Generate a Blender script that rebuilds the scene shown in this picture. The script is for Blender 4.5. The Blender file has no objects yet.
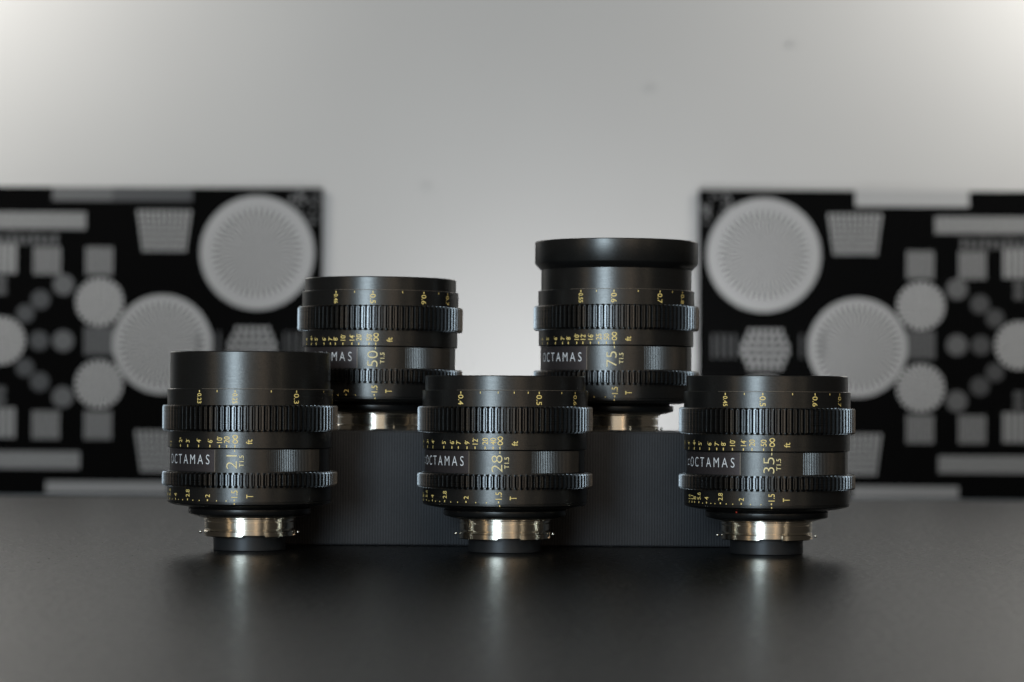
import bpy, bmesh, math, random
from mathutils import Vector, Matrix
S = bpy.context.scene
COL = S.collection
random.seed(4)
PI = math.pi
R_ = math.radians
MM = 0.001
# ------------------------------------------------------------------ camera
FPX, CAMH, CAMY = 2625.0, 0.0701, -1.2
cd = bpy.data.cameras.new("camera"); cam = bpy.data.objects.new("camera", cd); COL.objects.link(cam)
S.camera = cam
cd.sensor_width = 36.0; cd.lens = FPX / 1024 * 36
cd.clip_start = 0.02; cd.clip_end = 50
cam.location = (0, CAMY, CAMH)
pitch = math.atan(57 / FPX)
roll = R_(-0.31)
cam.rotation_mode = 'QUATERNION'
cam.rotation_quaternion = (Matrix.Rotation(PI / 2 + pitch, 3, 'X') @ Matrix.Rotation(-roll, 3, 'Z')).to_quaternion()
cd.dof.use_dof = True; cd.dof.focus_distance = 1.165; cd.dof.aperture_fstop = 11.9
S.render.resolution_x = 1024; S.render.resolution_y = 682
S.view_settings.view_transform = 'Standard'; S.view_settings.look = 'None'
S.view_settings.exposure = 0; S.view_settings.gamma = 1
# ------------------------------------------------------------------ dim room light
W = bpy.data.worlds.new("World"); S.world = W; W.use_nodes = True
bg = W.node_tree.nodes['Background']
bg.inputs[0].default_value = (1.0, 0.90, 0.78, 1); bg.inputs[1].default_value = 0.045
def area(name, loc, target, sx, sy, power, col, spread=180):
    l = bpy.data.lights.new(name, 'AREA'); l.shape = 'RECTANGLE'; l.size = sx; l.size_y = sy
    l.energy = power; l.color = col; l.spread = R_(spread)
    o = bpy.data.objects.new(name, l); COL.objects.link(o); o.location = loc
    o.rotation_mode = 'QUATERNION'
    o.rotation_quaternion = (Vector(target) - Vector(loc)).to_track_quat('-Z', 'Y')
    return o
# a tall cool window behind the camera on the left, a warm lamp on the right,
# ceiling washes on the rear wall, an added cool light behind the table
area("window_light", (-1.14, -3.2, 0.55), (0, 0, 0.1), 0.80, 1.7, 80.0, (0.66, 0.84, 1.0))
area("room_lamp", (1.05, -2.9, 0.35), (0, 0, 0.1), 0.26, 0.9, 0.9, (1.0, 0.66, 0.38))
area("band_strip", (-2.6, -2.3, 0.4), (0, 0, 0.1), 0.22, 0.9, 1.6, (1.0, 0.72, 0.42))  # added strip, gives the steel mounts a warm band on the left
area("band_strip", (2.3, -2.2, 0.4), (0, 0, 0.1), 0.16, 0.9, 1.0, (1.0, 0.85, 0.65))  # added strip, same purpose on the right
area("room_fill", (0.75, -4.2, 0.6), (0, 0, 0.1), 3.2, 1.8, 9.5, (1.0, 0.88, 0.74))  # added warm panel standing in for the unseen room's glow
area("overhead_fill", (0.1, -1.5, 1.35), (0, 0.05, 0.05), 0.9, 0.6, 1.1, (1.0, 0.94, 0.85), 50)  # added fill from above, lifts the lettering, box and table
area("wall_wash_left", (-0.92, 1.42, 0.82), (-0.82, 1.8, 0.58), 0.4, 0.12, 12.6, (1.0, 0.98, 0.945))
area("wall_wash_right", (0.92, 1.42, 0.82), (0.82, 1.8, 0.58), 0.4, 0.12, 12.6, (1.0, 0.98, 0.945))
area("low_light", (0.06, 1.42, -0.16), (0.06, 1.8, 0.14), 0.40, 0.08, 0.90, (0.93, 0.96, 1.0), 75)  # hidden lamp added for the soft glow low on the wall
# ------------------------------------------------------------------ helpers
def mat(name, base, rough=0.5, metal=0.0, spec=0.5):
    m = bpy.data.materials.new(name); m.use_nodes = True
    b = m.node_tree.nodes['Principled BSDF']
    b.inputs['Base Color'].default_value = (*base, 1); b.inputs['Roughness'].default_value = rough
    b.inputs['Metallic'].default_value = metal; b.inputs['Specular IOR Level'].default_value = spec
    return m, m.node_tree, b
def nd(nt, t, **kw):
    n = nt.nodes.new(t)
    for k, v in kw.items():
        if k in n.inputs: n.inputs[k].default_value = v
        else: setattr(n, k, v)
    return n
def coords(nt, scale=(1, 1, 1)):
    tc = nd(nt, 'ShaderNodeTexCoord'); mp = nd(nt, 'ShaderNodeMapping'); mp.inputs['Scale'].default_value = scale
    nt.links.new(tc.outputs['Object'], mp.inputs[0]); return mp.outputs[0]
def ramp_col(nt, fac, c0, c1, p0=0.3, p1=0.7):
    r = nd(nt, 'ShaderNodeValToRGB'); e = r.color_ramp.elements
    e[0].position = p0; e[1].position = p1; e[0].color = (*c0, 1); e[1].color = (*c1, 1)
    nt.links.new(fac, r.inputs[0]); return r.outputs[0]
def maprange(nt, fac, a, b):
    r = nd(nt, 'ShaderNodeMapRange'); r.inputs[3].default_value = a; r.inputs[4].default_value = b
    nt.links.new(fac, r.inputs[0]); return r.outputs[0]
def bump(nt, b, h, strength, dist):
    n = nd(nt, 'ShaderNodeBump'); n.inputs['Strength'].default_value = strength; n.inputs['Distance'].default_value = dist
    nt.links.new(h, n.inputs['Height']); nt.links.new(n.outputs[0], b.inputs['Normal'])
# anodised black aluminium with very fine turning marks running round the barrel
def anodised(name, base, rough, metal=0.55):
    m, nt, b = mat(name, base, rough, metal)
    n1 = nd(nt, 'ShaderNodeTexNoise', Scale=1.0, Detail=3.0); nt.links.new(coords(nt, (40, 40, 9000)), n1.inputs[0])
    n2 = nd(nt, 'ShaderNodeTexNoise', Scale=1.0, Detail=4.0); nt.links.new(coords(nt, (2500, 2500, 2500)), n2.inputs[0])
    nt.links.new(maprange(nt, n1.outputs[0], rough - 0.07, rough + 0.07), b.inputs['Roughness'])
    mx = nd(nt, 'ShaderNodeMath', operation='ADD'); nt.links.new(n1.outputs[0], mx.inputs[0]); nt.links.new(n2.outputs[0], mx.inputs[1])
    bump(nt, b, mx.outputs[0], 0.4, 0.00003)
    nt.links.new(ramp_col(nt, n2.outputs[0], tuple(c * 0.8 for c in base), tuple(c * 1.2 for c in base)), b.inputs['Base Color'])
    return m
M_BAR = anodised("black_anodised", (0.064, 0.0615, 0.057), 0.30, 0.88)
M_GEAR = anodised("gear_anodised", (0.108, 0.108, 0.106), 0.29, 1.0)
M_PLATE = anodised("plate_anodised", (0.076, 0.063, 0.062), 0.42, 0.7)
M_CAP = anodised("black_plastic", (0.013, 0.013, 0.013), 0.45, 0.0)
M_GOLD, _, _ = mat("yellow_paint", (0.88, 0.65, 0.21), 0.55)
M_CREAM, _, _ = mat("pale_yellow_paint", (0.86, 0.70, 0.33), 0.55)
M_WHITE, _, _ = mat("white_paint", (0.72, 0.71, 0.70), 0.5)
M_RED, _, _ = mat("red_paint", (0.6, 0.05, 0.02), 0.4)
M_LINE, _, _ = mat("engraved_line", (0.30, 0.24, 0.18), 0.5, 0.5)
m, nt, b = mat("nickel_steel", (0.93, 0.85, 0.71), 0.17, 1.0)
n1 = nd(nt, 'ShaderNodeTexNoise', Scale=1.0, Detail=3.0); nt.links.new(coords(nt, (60, 60, 7000)), n1.inputs[0])
nt.links.new(maprange(nt, n1.outputs[0], 0.15, 0.25), b.inputs['Roughness']); bump(nt, b, n1.outputs[0], 0.15, 0.00003)
M_STEEL = m
m, nt, b = mat("front_element_glass", (0.008, 0.010, 0.016), 0.03, 0.0); b.inputs['Coat Weight'].default_value = 0.6; M_GLASS = m
# ---- table top: dark grained laminate
m, nt, b = mat("table_laminate", (0.020, 0.019, 0.018), 0.29, 0, 0.13)
n1 = nd(nt, 'ShaderNodeTexNoise', Scale=750.0, Detail=4.0, Roughness=0.65); nt.links.new(coords(nt), n1.inputs[0])
n2 = nd(nt, 'ShaderNodeTexNoise', Scale=320.0, Detail=3.0, Roughness=0.5); nt.links.new(coords(nt), n2.inputs[0])
nt.links.new(maprange(nt, n2.outputs[0], 0.22, 0.36), b.inputs['Roughness'])
bump(nt, b, n1.outputs[0], 0.5, 0.00032)
nt.links.new(ramp_col(nt, n1.outputs[0], (0.0012, 0.0011, 0.0010), (0.0062, 0.0060, 0.0056)), b.inputs['Base Color'])
M_TABLE = m
# ---- ribbed cloth of the box
m, nt, b = mat("ribbed_cloth", (0.03, 0.03, 0.032), 0.75)
w = nd(nt, 'ShaderNodeTexWave', Scale=1.0, Distortion=0.25, Detail=2.0); w.inputs['Detail Scale'].default_value = 3.0
w.bands_direction = 'X'; nt.links.new(coords(nt, (245, 60, 60)), w.inputs[0])
n2 = nd(nt, 'ShaderNodeTexNoise', Scale=1500.0, Detail=2.0); nt.links.new(coords(nt), n2.inputs[0])
n3 = nd(nt, 'ShaderNodeTexNoise', Scale=28.0, Detail=4.0); nt.links.new(coords(nt), n3.inputs[0])
ad = nd(nt, 'ShaderNodeMath', operation='ADD'); nt.links.new(w.outputs['Fac'], ad.inputs[0]); nt.links.new(n2.outputs[0], ad.inputs[1])
bump(nt, b, ad.outputs[0], 0.55, 0.00024)
mm = nd(nt, 'ShaderNodeMath', operation='MULTIPLY'); nt.links.new(ad.outputs[0], mm.inputs[0]); nt.links.new(n3.outputs[0], mm.inputs[1])
nt.links.new(ramp_col(nt, mm.outputs[0], (0.009, 0.009, 0.0095), (0.036, 0.036, 0.038), 0.15, 1.0), b.inputs['Base Color'])
b.inputs['Sheen Weight'].default_value = 0.06; M_CLOTH = m
# ---- wall
m, nt, b = mat("painted_wall", (0.31, 0.306, 0.295), 0.55)
n1 = nd(nt, 'ShaderNodeTexNoise', Scale=2.2, Detail=4.0); nt.links.new(coords(nt), n1.inputs[0])
nt.links.new(ramp_col(nt, n1.outputs[0], (0.295, 0.287, 0.275), (0.318, 0.310, 0.297)), b.inputs['Base Color'])
n2 = nd(nt, 'ShaderNodeTexNoise', Scale=260.0, Detail=2.0); nt.links.new(coords(nt), n2.inputs[0]); bump(nt, b, n2.outputs[0], 0.1, 0.0008)
M_WALL = m
M_MARK, _, _ = mat("wall_scuff", (0.285, 0.278, 0.267), 0.6)
M_BOARD, _, _ = mat("chart_black", (0.0025, 0.0025, 0.0025), 0.6, 0, 0.0)
M_PR = [mat("chart_print_%d" % i, (v, v * 0.985, v * 0.96), 0.6)[0] for i, v in enumerate((0.020, 0.050, 0.15, 0.22, 0.36))]

def link(name, bm, material, parent=None, smooth=40):
    me = bpy.data.meshes.new(name); bm.to_mesh(me); bm.free(); me.materials.append(material)
    if smooth:
        for p in me.polygons: p.use_smooth = True
        me.set_sharp_from_angle(angle=R_(smooth))
    o = bpy.data.objects.new(name, me); COL.objects.link(o)
    if parent: o.parent = parent
    return o
def tag(o, label=None, cat=None, group=None, kind=None):
    for k, v in (('label', label), ('category', cat), ('group', group), ('kind', kind)):
        if v: o[k] = v
    return o
def cyl(phi, r, z):      # phi = 0 faces the camera, positive to the right; millimetres
    return Vector((r * math.sin(phi), -r * math.cos(phi), z)) * MM
def lathe(prof, seg=160, close=False):
    bm = bmesh.new(); rings = []
    for r, z in prof:
        rings.append([bm.verts.new(cyl(2 * PI * i / seg, r, z)) for i in range(seg)])
    pairs = list(zip(rings, rings[1:]))
    if close: pairs.append((rings[-1], rings[0]))
    for a, c in pairs:
        for i in range(seg):
            j = (i + 1) % seg; bm.faces.new((a[i], a[j], c[j], c[i]))
    if not close:
        bm.faces.new(rings[-1]); bm.faces.new(rings[0][::-1])
    bmesh.ops.recalc_face_normals(bm, faces=bm.faces)
    return bm
def ring(r, z0, z1, rin=30, c=0.28, seg=160):   # a turned ring with small chamfers
    return lathe([(rin, z0), (r - c, z0), (r, z0 + c), (r, z1 - c), (r - c, z1), (rin, z1)], seg, True)
# gear ring: narrow tooth tips, raised floor in every valley with a dark groove round it
def gear(z0, z1, n=92, rt=40.0):
    bm = bmesh.new(); P = 2 * PI / n
    rf, rg, rh = rt - 1.0, rt - 3.0, rt - 1.7
    cols = [(-0.06, 't'), (0.06, 't'), (0.24, 'h'), (0.27, 'g'), (0.35, 'g'), (0.36, 'f'), (0.64, 'f'), (0.65, 'g'), (0.73, 'g'), (0.76, 'h')]
    lev = [(z0, 0.9, 0), (z0 + 0.25, 0.35, 0), (z0 + 1.0, 0, 0), (z0 + 1.05, 0, 1), (z1 - 0.85, 0, 1), (z1 - 0.8, 0, 0), (z1 - 0.25, 0.35, 0), (z1, 0.9, 0)]
    rows = []
    for z, cut, fl in lev:
        row = []
        for k in range(n):
            for a, t in cols:
                r = rt - cut if t == 't' else (rf if (t == 'f' and fl) else rh if t == 'h' else rg)
                row.append(bm.verts.new(cyl((k + a) * P, r, z)))
        rows.append(row)
    m_ = len(rows[0])
    for a, c in zip(rows, rows[1:]):
        for i in range(m_):
            j = (i + 1) % m_; bm.faces.new((a[i], a[j], c[j], c[i]))
    for row, z in ((rows[0], z0), (rows[-1], z1)):
        inner = []
        for k in range(n):
            for a, t in cols: inner.append(bm.verts.new(cyl((k + a) * P, 34, z)))
        for i in range(m_):
            j = (i + 1) % m_; bm.faces.new((row[i], row[j], inner[j], inner[i]))
    bmesh.ops.recalc_face_normals(bm, faces=bm.faces)
    return bm
# -------- writing, bent round the barrel
_tc = {}
def glyphs(s, bold=0.006):
    if (s, bold) in _tc: return _tc[s, bold]
    cu = bpy.data.curves.new('t', 'FONT'); cu.body = s; cu.size = 1.0; cu.resolution_u = 5; cu.offset = bold
    o = bpy.data.objects.new('t', cu); COL.objects.link(o)
    bpy.context.view_layer.update()
    dg = bpy.context.evaluated_depsgraph_get(); me = o.evaluated_get(dg).to_mesh()
    vs = [(v.co.x, v.co.y) for v in me.vertices]; fs = [tuple(p.vertices) for p in me.polygons]
    o.evaluated_get(dg).to_mesh_clear(); bpy.data.objects.remove(o); bpy.data.curves.remove(cu)
    x0 = min(v[0] for v in vs); y0 = min(v[1] for v in vs)
    if s != 'ft': y0 = 0
    vs = [(x - x0, y - y0) for x, y in vs]; wd = max(v[0] for v in vs)
    h = 0.70
    _tc[s, bold] = ([(x / h, y / h) for x, y in vs], fs, wd / h)
    return _tc[s, bold]
def infinity():
    vs, fs = [], []; n = 40; t = 0.10
    for i in range(n):
        a = 2 * PI * i / n
        def P(a):
            d = 1 + math.sin(a) ** 2
            return Vector((1.0 * math.cos(a) / d, 1.15 * math.sin(a) * math.cos(a) / d))
        p = P(a); q = (P(a + .01) - P(a - .01)).normalized(); nn = Vector((-q.y, q.x))
        for sgn in (-1, 1):
            v = p + nn * t * sgn; vs.append((v.x + 1.0, v.y + 0.45))
    for i in range(n):
        j = (i + 1) % n; fs.append((2 * i, 2 * j, 2 * j + 1, 2 * i + 1))
    return vs, fs, 2.0
def write(bm, s, mode, R, phi, z, cap, wx=1.0, off=0.06, centre=True, bold=0.006):
    """mode 'up': reads bottom to top, 'down': top to bottom, 'flat': upright. phi is the middle of the
    line of writing (or its start when flat), z its start."""
    vs, fs, wd = infinity() if s == 'INF' else glyphs(s, bold)
    out = []
    for x, y in vs:
        x *= cap * wx; y *= cap
        if mode == 'up': sarc, zz = -(y - cap / 2), z + x
        elif mode == 'down': sarc, zz = (y - cap / 2), z - x
        else: sarc, zz = x - (wd * cap * wx / 2 if centre else 0), z + y
        out.append(bm.verts.new(cyl(phi + sarc / R, R + off, zz)))
    for f in fs:
        try: bm.faces.new([out[i] for i in f])
        except ValueError: pass
def tick(bm, R, phi, z0, z1, w=0.42, off=0.06, R1=None):
    R1 = R if R1 is None else R1
    d = w / 2 / R
    bm.faces.new([bm.verts.new(cyl(phi - d, R + off, z0)), bm.verts.new(cyl(phi + d, R + off, z0)),
                  bm.verts.new(cyl(phi + d, R1 + off, z1)), bm.verts.new(cyl(phi - d, R1 + off, z1))])
def arcline(bm, R, a, b_, z, h=0.12, off=0.05):
    n = 24
    for i in range(n):
        p, q = a + (b_ - a) * i / n, a + (b_ - a) * (i + 1) / n
        bm.faces.new([bm.verts.new(cyl(p, R + off, z)), bm.verts.new(cyl(q, R + off, z)), bm.verts.new(cyl(q, R + off, z + h)), bm.verts.new(cyl(p, R + off, z + h))])
# ------------------------------------------------------------------ setting
def slab(x0, x1, y0, y1, z0, z1, bev=0.0, seg=2):
    bm = bmesh.new(); bmesh.ops.create_cube(bm, size=1)
    for v in bm.verts: v.co = Vector(((x0 + x1) / 2 + v.co.x * (x1 - x0), (y0 + y1) / 2 + v.co.y * (y1 - y0), (z0 + z1) / 2 + v.co.z * (z1 - z0)))
    if bev: bmesh.ops.bevel(bm, geom=bm.edges[:], offset=bev, segments=seg, affect='EDGES', profile=0.6)
    return bm
wall = link('wall', slab(-2.6, 2.6, 1.8, 1.9, -0.8, 2.4), M_WALL, None, 0); tag(wall, kind='structure')
table = tag(link('table', slab(-1.3, 1.3, -0.92, 0.63, -0.03, 0.0, 0.003, 3), M_TABLE, None, 30),
            'wide black grained table top carrying the lenses and the cloth covered box', 'table')
for px, py, r in ((790, 41, 3), (649, 86, 3), (425, 186, 2.5)):
    bm = bmesh.new(); bmesh.ops.create_circle(bm, cap_ends=True, segments=12, radius=r / 875)
    o = link('wall_mark', bm, M_MARK, wall, 0); o.rotation_euler = (PI / 2, 0, 0)
    o.location = ((px - 512) / FPX * 3, 1.7985, CAMH - (py - 398) / FPX * 3)
# ---- the two resolution charts on the wall
U = 3.0 / FPX            # metres per photo pixel at the wall
def chart(cx, cy, label, strips):
    root = tag(bpy.data.objects.new('test_chart', None), label, 'test chart', 'resolution charts on the rear wall')
    COL.objects.link(root)
    root.location = ((cx - 512) * U, 1.8, CAMH - (cy - 398 - (cx - 512) * 0.0061) * U)
    link('board', slab(-320 * U, 320 * U, -0.006, -0.0005, -154 * U, 154 * U, 0.0008, 1), M_BOARD, root, 0)
    YP = -0.0066
    def newp(): return bmesh.new()
    def V(bm, x, y, dy=0): return bm.verts.new((x * U, YP - dy, -y * U))
    def rect(bm, x0, y0, x1, y1, dy=0): bm.faces.new([V(bm, x0, y0, dy), V(bm, x1, y0, dy), V(bm, x1, y1, dy), V(bm, x0, y1, dy)])
    def star(x, y, r, rin, n, mi=3):
        bm = newp()
        for k in range(n):
            a0 = 2 * PI * k / n; a1 = a0 + PI / n * 1.02
            bm.faces.new([V(bm, x, y), V(bm, x + rin * math.cos(a0), y + rin * math.sin(a0)), V(bm, x + rin * math.cos(a1), y + rin * math.sin(a1))])
        o = link('star_pattern', bm, M_PR[4], root, 0)
        bm = newp(); k2 = n * 2
        for k in range(k2):
            a0 = 2 * PI * k / k2; a1 = a0 + 2 * PI / k2
            c = [(x + rr * math.cos(a), y + rr * math.sin(a)) for rr, a in ((rin, a0), (r, a0), (r, a1), (rin, a1))]
            bm.faces.new([V(bm, px, py, 0.0002) for px, py in c])
        link('star_rim', bm, M_PR[mi], o, 0)
    def disc(bm, x, y, r):
        bm.faces.new([V(bm, x + r * math.cos(2 * PI * i / 24), y + r * math.sin(2 * PI * i / 24)) for i in range(24)])
    def lines(bm, x0, y0, x1, y1, nx, duty=0.5):
        for i in range(nx):
            a = x0 + (x1 - x0) * i / nx; rect(bm, a, y0, a + (x1 - x0) / nx * duty, y1)
    star(0, 0, 24, 23.6, 24)
    for sx in (-1, 1):
        star(sx * 255, -89, 57, 44, 46); star(sx * 255, 89, 57, 44, 46)
        star(sx * 161, 3, 49.5, 42, 44)
        star(sx * 98, -39, 24, 23.6, 24); star(sx * 98, 43, 24, 23.6, 24)
        for sy in (-1, 1):
            for x in (46, 98):
                bm = newp(); lines(bm, sx * x - 14, sy * 82 + 2 - 14, sx * x + 14, sy * 82 + 2 + 14, 8, 0.62); link('square_print', bm, M_PR[2], root, 0)
            bm = newp()
            for y0 in range(-21, 20, 6): lines(bm, sx * 163 - 28 + (y0 + 22) * 0.15, sy * 110 + y0, sx * 163 + 28 - (y0 + 22) * 0.15, sy * 110 + y0 + 5.1, 10, 0.6)
            link('grid_print', bm, M_PR[3], root, 0)
            for (x, y, r, mi) in ((62, 56, 10.5, 1), (39, 41, 9.5, 0), (24, 27, 9, 0)):
                bm = newp(); disc(bm, sx * x, sy * y, r); link('dot_print', bm, M_PR[mi], root, 0)
        bm = newp(); lines(bm, sx * 98 - 15, -14, sx * 98 + 15, 14, 6, 0.8); link('square_print', bm, M_PR[1], root, 0)
        bm = newp(); disc(bm, sx * 62, 0, 10.5); link('dot_print', bm, M_PR[1], root, 0)
        bm = newp(); disc(bm, sx * 38, 0, 9.5); link('dot_print', bm, M_PR[0], root, 0)
        bm = newp()
        for y0 in range(-18, 18, 7): lines(bm, sx * 252 - 27 + abs(y0) * 0.5, y0 + 3, sx * 252 + 27 - abs(y0) * 0.5, y0 + 8, 6, 0.65)
        for xs in (range(196, 222, 7), range(284, 312, 7)):
            side = newp()
            for x0 in xs: rect(side, sx * x0 - 1, -10, sx * x0 + 1, 14)
            link('side_line_print', side, M_PR[1], root, 0)
        link('text_block_print', bm, M_PR[3], root, 0)
        bm = newp()
        for _ in range(26):
            a, c = random.uniform(288, 316), random.uniform(-152, -120)
            rect(bm, sx * a - 1.5, c, sx * a + 1.5, c + 2)
        link('corner_print', bm, M_PR[2], root, 0)
    for yy, w_ in ((-120, 84), (119, 80)):
        bm = newp(); lines(bm, -w_, yy - 8.5, w_, yy + 8.5, 60, 0.8); link('bar_print', bm, M_PR[2], root, 0)
    bm = newp()
    for i in range(16):
        a = -58 + i * 7.3; rect(bm, a, -107 + (i % 3), a + 4.2, -96)
    link('caption_print', bm, M_PR[1], root, 0)
    for yy in (-82, 82, -50, -60, 50, 60):
        bm = newp(); h = 15 if abs(yy) == 82 else 4
        lines(bm, -h - 1, yy - h, h + 1, yy + h, 5, 0.8); link('square_print', bm, M_PR[2 if h > 5 else 1], root, 0)
    for (x0, y0, x1, y1, mi) in strips:
        bm = newp(); rect(bm, x0, y0, x1, y1, 0.0004); link('edge_strip', bm, M_PR[mi], root, 0)
    return root
chart(2, 340.2, 'black resolution chart with grey star circles on the wall, left of the lenses',
      [(50, -154, 110, -140, 1), (110, -154, 190, -140, 0), (46, 140, 168, 152, 2)])
chart(1018, 346.0, 'black resolution chart with grey star circles on the wall, right of the lenses',
      [(-164, -154.3, -50, -138, 3), (-166, 141, -60, 153, 2)])
# ---- cloth covered box
BX0, BX1, BY, BTOP = (242 - 512) / FPX * 1.241, (768 - 512) / FPX * 1.241, 0.041, 0.0542
box = link('cloth_box', slab(BX0, BX1, BY, BY + 0.085, 0.0002, BTOP, 0.0016, 3), M_CLOTH, None, 30)
tag(box, 'low black ribbed cloth covered box standing behind the three front lenses', 'box')
# ------------------------------------------------------------------ lenses
def make_lens(xpx, D, base, zb, label, mark, top, front, m_scale, m_ticks, ft, t_lab, t_ticks, idx, brand_mid, brand_small, cap, ext=0.0, hood=False, red=None, lean=0.0):
    X = (xpx - 512) / FPX * D
    pc = math.atan2(-X, D)
    root = tag(bpy.data.objects.new('camera_lens', None), label, 'camera lens', 'black cine lenses on the table and the box')
    COL.objects.link(root); root.location = (X, D + CAMY, base * MM); root.rotation_euler = (0, R_(lean), 0)
    sc = FPX * 0.04 / math.sqrt(D * D - 0.0016) / 40      # px per mm of silhouette
    def ang(x, r):          # angle on a ring of radius r whose image falls at column x
        dx, rm, a = x - xpx, r * MM, 0.0
        for _ in range(12):
            a = math.asin(max(-0.985, min(0.985, dx * (D - rm * math.cos(a)) / (FPX * rm))))
        return a + pc
    A = lambda deg: R_(deg) + pc
    G1b, G1t, G2b, G2t = 54.4, 66.3, 29.4, 36.2
    # front group
    st = 73.6
    if hood:
        bm = lathe([(33.0, st), (36.4, st), (36.4, 83.7), (36.9, 83.9), (39.2, 86.5), (39.45, 86.9), (39.45, 97.0), (39.1, 97.4), (35.6, 97.4), (35.2, 97.0), (33.0, 90), (33, 84)], 160, True)
        link('front_hood', bm, M_BAR, root)
    else:
        link('front_ring', lathe([(33.0, st), (36.6, st), (36.6, top - 0.4), (36.2, top), (34.6, top), (34.2, top - 0.5), (33.0, top - 6)], 160, True), M_BAR, root)
    gz = (top if not hood else 96) - 9
    link('front_glass', lathe([(33.1, gz - 2), (33.1, gz), (30.5, gz + 0.4), (26, gz + 1.8), (18, gz + 3.4), (9, gz + 4.3), (1, gz + 4.6)], 96), M_GLASS, root)
    R1 = 37.8
    o = link('distance_ring', ring(R1, G1t - 0.4, st), M_BAR, root)
    bm = bmesh.new()
    for x, s in m_scale:
        p = ang(x, R1); tick(bm, R1, p, 72.9, 71.9, 0.5)
        c = 2.6 if len(s) == 3 else 2.2
        write(bm, s, 'down', R1, p, 71.5, c, 4.5 / (c * glyphs(s)[2]))
    for x in m_ticks: tick(bm, R1, ang(x, R1), 72.9, 72.0, 0.35)
    link('engraving', bm, M_GOLD, o, 0)
    bm = bmesh.new(); arcline(bm, 37.62, A(-35), A(75), st - 0.14, 0.12, 0.02); link('engraved_line', bm, M_LINE, o, 0)
    link('focus_gear', gear(G1b, G1t), M_GEAR, root, 0)
    R2 = 37.5
    o = link('focus_ring', ring(R2, 46.9, G1b + 0.4), M_BAR, root)
    bm = bmesh.new()
    for x, s in ft:
        p = ang(x, R2)
        if s == 'ft': write(bm, s, 'up', R2, p, 48.9, 2.7, 0.95); continue
        tick(bm, R2, p, 47.4, 48.5, 0.5)
        if s == 'INF': write(bm, s, 'up', R2, p, 49.3, 2.5, 1.8 / 2.5)
        else:
            q = s.endswith("'"); u = s.rstrip("'"); hi = None
            if '^' in u: u, hi = u.split('^')
            c = 2.55 if len(u) > 1 else 2.4
            write(bm, u, 'up', R2, p, 49.4, c, 0.85)
            L = glyphs(u)[2] * c * 0.85
            if q: tick(bm, R2, p - 0.9 / R2, 49.1 + L + 0.25, 49.1 + L + 0.8, 0.22)
            if hi: write(bm, hi, 'up', R2, p - 0.25 / R2, 49.1 + L + 0.5, 1.3, 0.9)
    link('engraving', bm, M_GOLD, o, 0)
    RB = 36.55
    o = link('barrel', ring(RB, G2t - 0.4, 46.75 + ext, 30, 0.15), M_BAR, root)
    bm = bmesh.new()
    wx = 7.9 / (5.0 * glyphs('28')[2]); ml = glyphs(mark)[2] * 5.0 * wx
    write(bm, mark, 'up', RB, ang(idx - 3.0, RB), 41.1 + ext / 2 - ml / 2, 5.0, wx, 0.13, True, -0.014)
    link('focal_length_mark', bm, M_CREAM, o, 0)
    bm = bmesh.new()
    write(bm, 'T1.5', 'up', RB, ang(idx + 6.8, RB), 38.7 + ext / 2, 2.0, 5.2 / (2.0 * glyphs('T1.5')[2]), 0.07)
    tick(bm, RB, ang(idx, RB), 45.4 + ext, 46.5 + ext, 0.4)
    link('aperture_mark', bm, M_CREAM, o, 0)
    for c in list(root.children):
        if c.name.split('.')[0] in ('front_hood', 'front_ring', 'front_glass', 'distance_ring', 'focus_gear', 'focus_ring'): c.location.z += ext * MM
    # brand plate
    b0, b1 = brand_mid - R_(29), brand_mid + R_(27.6)
    bm = bmesh.new(); n = 40; grid = []
    for i in range(n + 1):
        p = b0 + (b1 - b0) * i / n
        grid.append([bm.verts.new(cyl(p, RB - 0.2, 36.5)), bm.verts.new(cyl(p, RB + 0.04, 36.55)), bm.verts.new(cyl(p, RB + 0.04, 46.4 + ext)), bm.verts.new(cyl(p, RB - 0.2, 46.45 + ext))])
    for i in range(n):
        for k in range(3): bm.faces.new((grid[i][k], grid[i + 1][k], grid[i + 1][k + 1], grid[i][k + 1]))
    bm.faces.new(grid[0]); bm.faces.new(grid[-1])
    pl = link('brand_plate', bm, M_PLATE, root)
    bm = bmesh.new()
    word = 'OCTAMAS'; widths = [glyphs(c)[2] for c in word]; tot = sum(widths) * 4.4 * 0.76; gap = (29.2 - tot) / 6; s = -13.9
    for c, w_ in zip(word, widths):
        write(bm, c, 'flat', RB + 0.1, brand_mid + s / RB, 39.8 + ext / 2, 4.4, 0.76, 0.09, False, -0.008); s += w_ * 4.4 * 0.76 + gap
    if brand_small:
        for (s0, s1, z0, z1) in ((-18.6, -16.0, 42.7, 43.1), (-18.6, -16.0, 40.3, 40.7), (-18.6, -18.2, 40.3, 43.1)):
            bm.faces.new([bm.verts.new(cyl(brand_mid + s_ / RB, RB + 0.12, z_)) for s_, z_ in ((s0, z0), (s1, z0), (s1, z1), (s0, z1))])
    link('brand_lettering', bm, M_WHITE, pl, 0)
    bm = bmesh.new(); tick(bm, RB, b1 + 0.2 / RB, 36.6, 46.4 + ext, 0.22, 0.07); link('plate_edge', bm, M_LINE, pl, 0)
    # grip ribs to the right of the mark
    bm = bmesh.new(); g0 = ang(idx, RB) + R_(23.2)
    for k in range(34):
        p = g0 + R_(k * 1.38); d1 = 0
        q = ((-0.62, -0.02), (-0.2, 0.20), (0.30, 0.20), (0.42, -0.02))
        v = [bm.verts.new(cyl(p + R_(a), RB + r, z)) for z in (36.7, 46.4 + ext) for a, r in q]
        for i in range(3): bm.faces.new((v[i], v[i + 1], v[i + 5], v[i + 4]))
        bm.faces.new(v[3::-1]); bm.faces.new(v[4:])
    link('grip_ribs', bm, M_BAR, root, 0)
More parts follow.
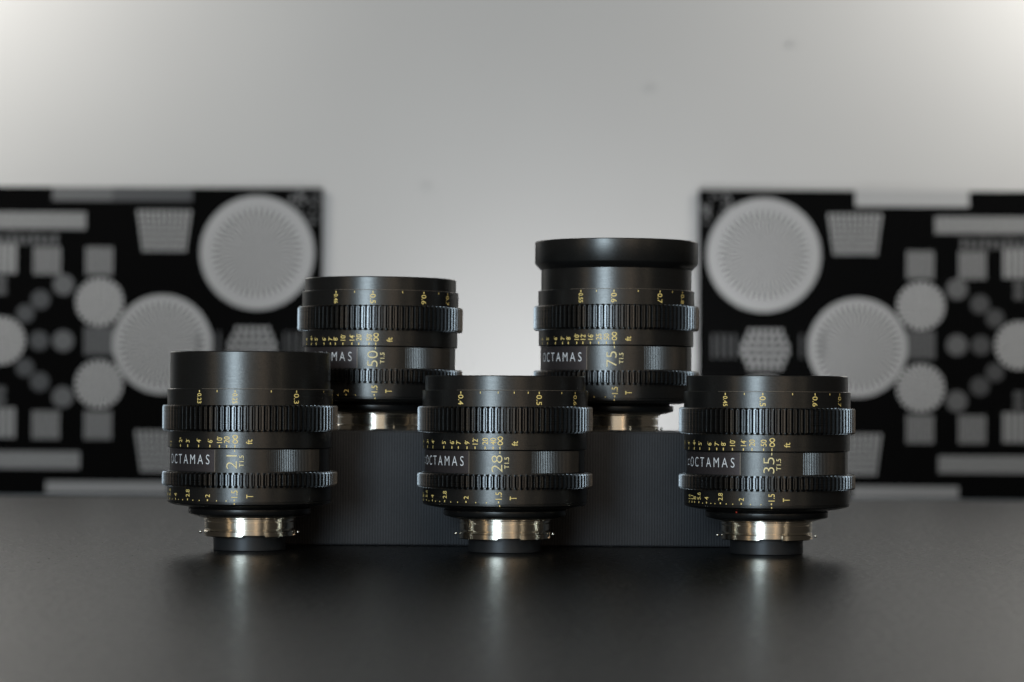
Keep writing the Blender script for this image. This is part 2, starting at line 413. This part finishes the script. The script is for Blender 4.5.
    link('iris_gear', gear(G2b, G2t), M_GEAR, root, 0)
    # iris ring and the dished rear
    RT = 37.6
    o = link('iris_ring', lathe([(28, G2b + 0.4), (RT, G2b + 0.4), (RT, 23.2), (RT - 0.5, 23.1), (RT - 0.5, 22.85), (RT - 0.05, 22.75), (RT - 0.1, 22.1), (RT - 0.5, 21.7),
                                (RT - 2.2, 21.1), (31.5, 20.4), (29.0, 20.2), (24, 20.2), (24, 24)], 160, True), M_BAR, root)
    bm = bmesh.new()
    for x, s in t_lab:
        p = ang(x, RT)
        if s == 'T': write(bm, s, 'up', RT, p, 24.9, 3.1, 0.62, 0.1); continue
        tick(bm, RT, p, 23.5, 24.3, 0.55)
        c = 2.8 if s == '1.5' else 2.35
        write(bm, s, 'up', RT, p, 25.1, c, 0.9 if len(s) == 1 else 0.85)
    for x in t_ticks: tick(bm, RT, ang(x, RT), 23.4, 23.9, 0.4)
    pi_ = ang(idx, RT); tick(bm, RT - 0.1, pi_, 22.65, 22.0, 0.45, 0.12)
    link('engraving', bm, M_GOLD, o, 0)
    if red is not None:
        bm = bmesh.new(); bmesh.ops.create_uvsphere(bm, u_segments=12, v_segments=8, radius=0.0004)
        d = link('mount_dot', bm, M_RED, root); d.location = cyl(ang(red, 37.6), 33.5, 19.9)
    link('mount_flange', lathe([(20, 20.2), (26.0, 20.2), (26.2, 19.6), (27.5, 19.5), (27.9, 19.1), (27.9, 17.1), (27.5, 16.6), (25.0, 15.9), (23.2, 15.4), (20, 15.4)], 144, True), M_BAR, root)
    # bayonet mount, with lugs round its foot
    mt = link('mount', lathe([(16, 15.9), (21.6, 15.9), (21.8, 15.6), (21.8, 15.1), (21.5, 14.8), (20.6, 14.6), (20.6, 13.5), (19.2, 13.5), (19.2, 13.05), (20.5, 13.0), (20.5, 10.1), (19.2, 10.05), (19.2, 9.55), (20.6, 9.4),
                              (20.6, zb + 0.9), (20.2, zb + 0.7), (16, zb + 0.7)], 144, True), M_STEEL, root)
    for deg, wdt, rl in ((-44, 70, 20.95), (44, 48, 20.95), (128, 60, 20.95), (218, 52, 20.95)):
        bm = bmesh.new(); n = 24; prev = None
        rr = [(20.0, zb), (rl - 0.3, zb), (rl, zb + 0.3), (rl, zb + 2.3), (rl - 0.3, zb + 2.6), (20.0, zb + 2.6)]
        first = None
        for i in range(n + 1):
            p = pc + R_(deg - wdt / 2 + wdt * i / n); cur = [bm.verts.new(cyl(p, r, z)) for r, z in rr]
            if prev:
                for k in range(len(rr)): q = (k + 1) % len(rr); bm.faces.new((prev[k], cur[k], cur[q], prev[q]))
            else: first = cur
            prev = cur
        bm.faces.new(first[::-1]); bm.faces.new(prev); bmesh.ops.recalc_face_normals(bm, faces=bm.faces)
        link('lug', bm, M_STEEL, mt)
    for deg in (-86, 82):
        bm = bmesh.new(); bmesh.ops.create_uvsphere(bm, u_segments=14, v_segments=10, radius=0.00075)
        d = link('lock_pin', bm, M_STEEL, mt, 60); d.location = cyl(pc + R_(deg), 22.3, 8.3)
    if cap:
        link('rear_shroud', lathe([(4, 0.05), (16.2, 0.05), (16.55, 0.4), (16.55, 6.9), (4, 6.9)], 120, True), M_CAP, root)
    return root
F = 'black cine lens '
make_lens(250.9, 1.205, 0, 6.5, F + 'marked 21 with a tall plain front ring, front left on the table', '21', 90.4, 0,
          [(200.2, '0.23'), (235.5, '0.25'), (296.7, '0.3'), (333, '0.35')], [217.7, 271.5, 323.8],
          [(172.5, "1'"), (181.9, "2^6"), (189, "3'"), (199.8, "4'"), (211, "6'"), (220.4, "10'"), (227.5, '20'), (235.7, 'INF'), (250, 'ft')],
          [(169.3, '8'), (171.8, '5.6'), (177.4, '4'), (189.3, '2.8'), (209, '2'), (235.5, '1.5'), (250.8, 'T')],
          [174.2, 180.3, 184.4, 194.5, 200.8, 218, 227.5], 235.5, R_(-53.2 + 5.7), False, True)
make_lens(505.6, 1.2, 0, 6.1, F + 'marked 28 at the centre of the front row, upright on the table', '28', 80.1, 0,
          [(461.2, '0.4'), (539.5, '0.5'), (575.4, '0.6')], [480.7, 498.5, 514.5, 528.5, 562],
          [(423, "3'"), (428.4, "3^6"), (433.7, "4'"), (444.5, "5'"), (452.6, "6'"), (459, "7'"), (467.7, "9'"), (475.7, "12'"), (485.7, '20'), (493.7, '40'), (500.5, 'INF'), (515.5, 'ft')],
          [(422.3, '11'), (424.6, '8'), (427.6, '5.6'), (433.5, '4'), (445.7, '2.8'), (467, '2'), (499.4, '1.5'), (514, 'T')],
          [430, 436.5, 440.8, 451.7, 458.6, 476.7, 487.3], 500.5, R_(-54) + 0.006, True, True)
make_lens(767.2, 1.196, 0, 6.6, F + 'marked 35, front right on the table beside the end of the box', '35', 80.7, 0,
          [(725.7, '0.45'), (763, '0.5'), (815, '0.6'), (839.3, '0.7')], [744.7, 792.6, 829.6],
          [(684.6, "3^6"), (689.5, "4'"), (695, "4^6"), (700.6, "5'"), (710, "6'"), (717.4, "7'"), (724, "8'"), (733, "10'"), (744, "14'"), (752.5, '20'), (764, '50'), (772.3, 'INF'), (787.5, 'ft')],
          [(690.3, '16'), (692.9, '11'), (695.5, '8'), (699.8, '5.6'), (707.4, '4'), (721.2, '2.8'), (742, '2'), (772, '1.5'), (786.7, 'T')],
          [703.5, 711.7, 715.8, 727, 733.5, 751.2, 761.6], 772.2, R_(-46.5 - 5.6), True, True, 0.0, False, 733.5)
make_lens(379.5, 1.273, 47.3, 6.9, F + 'marked 50 standing on the left half of the cloth box', '50', 79.9, 0,
          [(335, '0.46'), (371.9, '0.5'), (422.8, '0.6'), (446.5, '0.7')], [353.5, 401.5, 437.5],
          [(306.4, "4"), (311.2, "4^6"), (315.8, "5'"), (323.7, "6'"), (330, "7'"), (335, "8'"), (342.5, "10'"), (351.4, "14'"), (358.2, "20'"), (368.5, "50'"), (375.2, 'INF'), (389, 'ft')],
          [(326, '2.8'), (346.3, '2'), (374.3, '1.5'), (388.5, 'T')], [331.5, 338.3, 355.5], 375, R_(-45 + 2.9), False, False, 0.0, False, None, 0.3)
make_lens(616.0, 1.273, 47.2, 7.0, F + 'marked 75 with flared front hood, on the right half of the box', '75', 98.2, 0,
          [(580.7, '0.55'), (613.8, '0.6'), (659.8, '0.7'), (682.2, '0.8')], [596.3, 638, 672.2],
          [(542.5, "5"), (547.6, "5'"), (555.5, "6'"), (562.7, "7'"), (568.4, "8'"), (576.8, "10'"), (583, "12'"), (590.5, "16'"), (598.7, '25'), (606.4, '50'), (614.1, 'INF'), (628.3, 'ft')],
          [(586, '2'), (615, '1.5'), (628.7, 'T')], [594.5, 605.7], 614.5, R_(-50 - 2.3), False, False, 1.2, True)
S.cycles.samples = 160
print('objects', len(bpy.data.objects), 'faces', sum(len(o.data.polygons) for o in bpy.data.objects if o.type == 'MESH'))
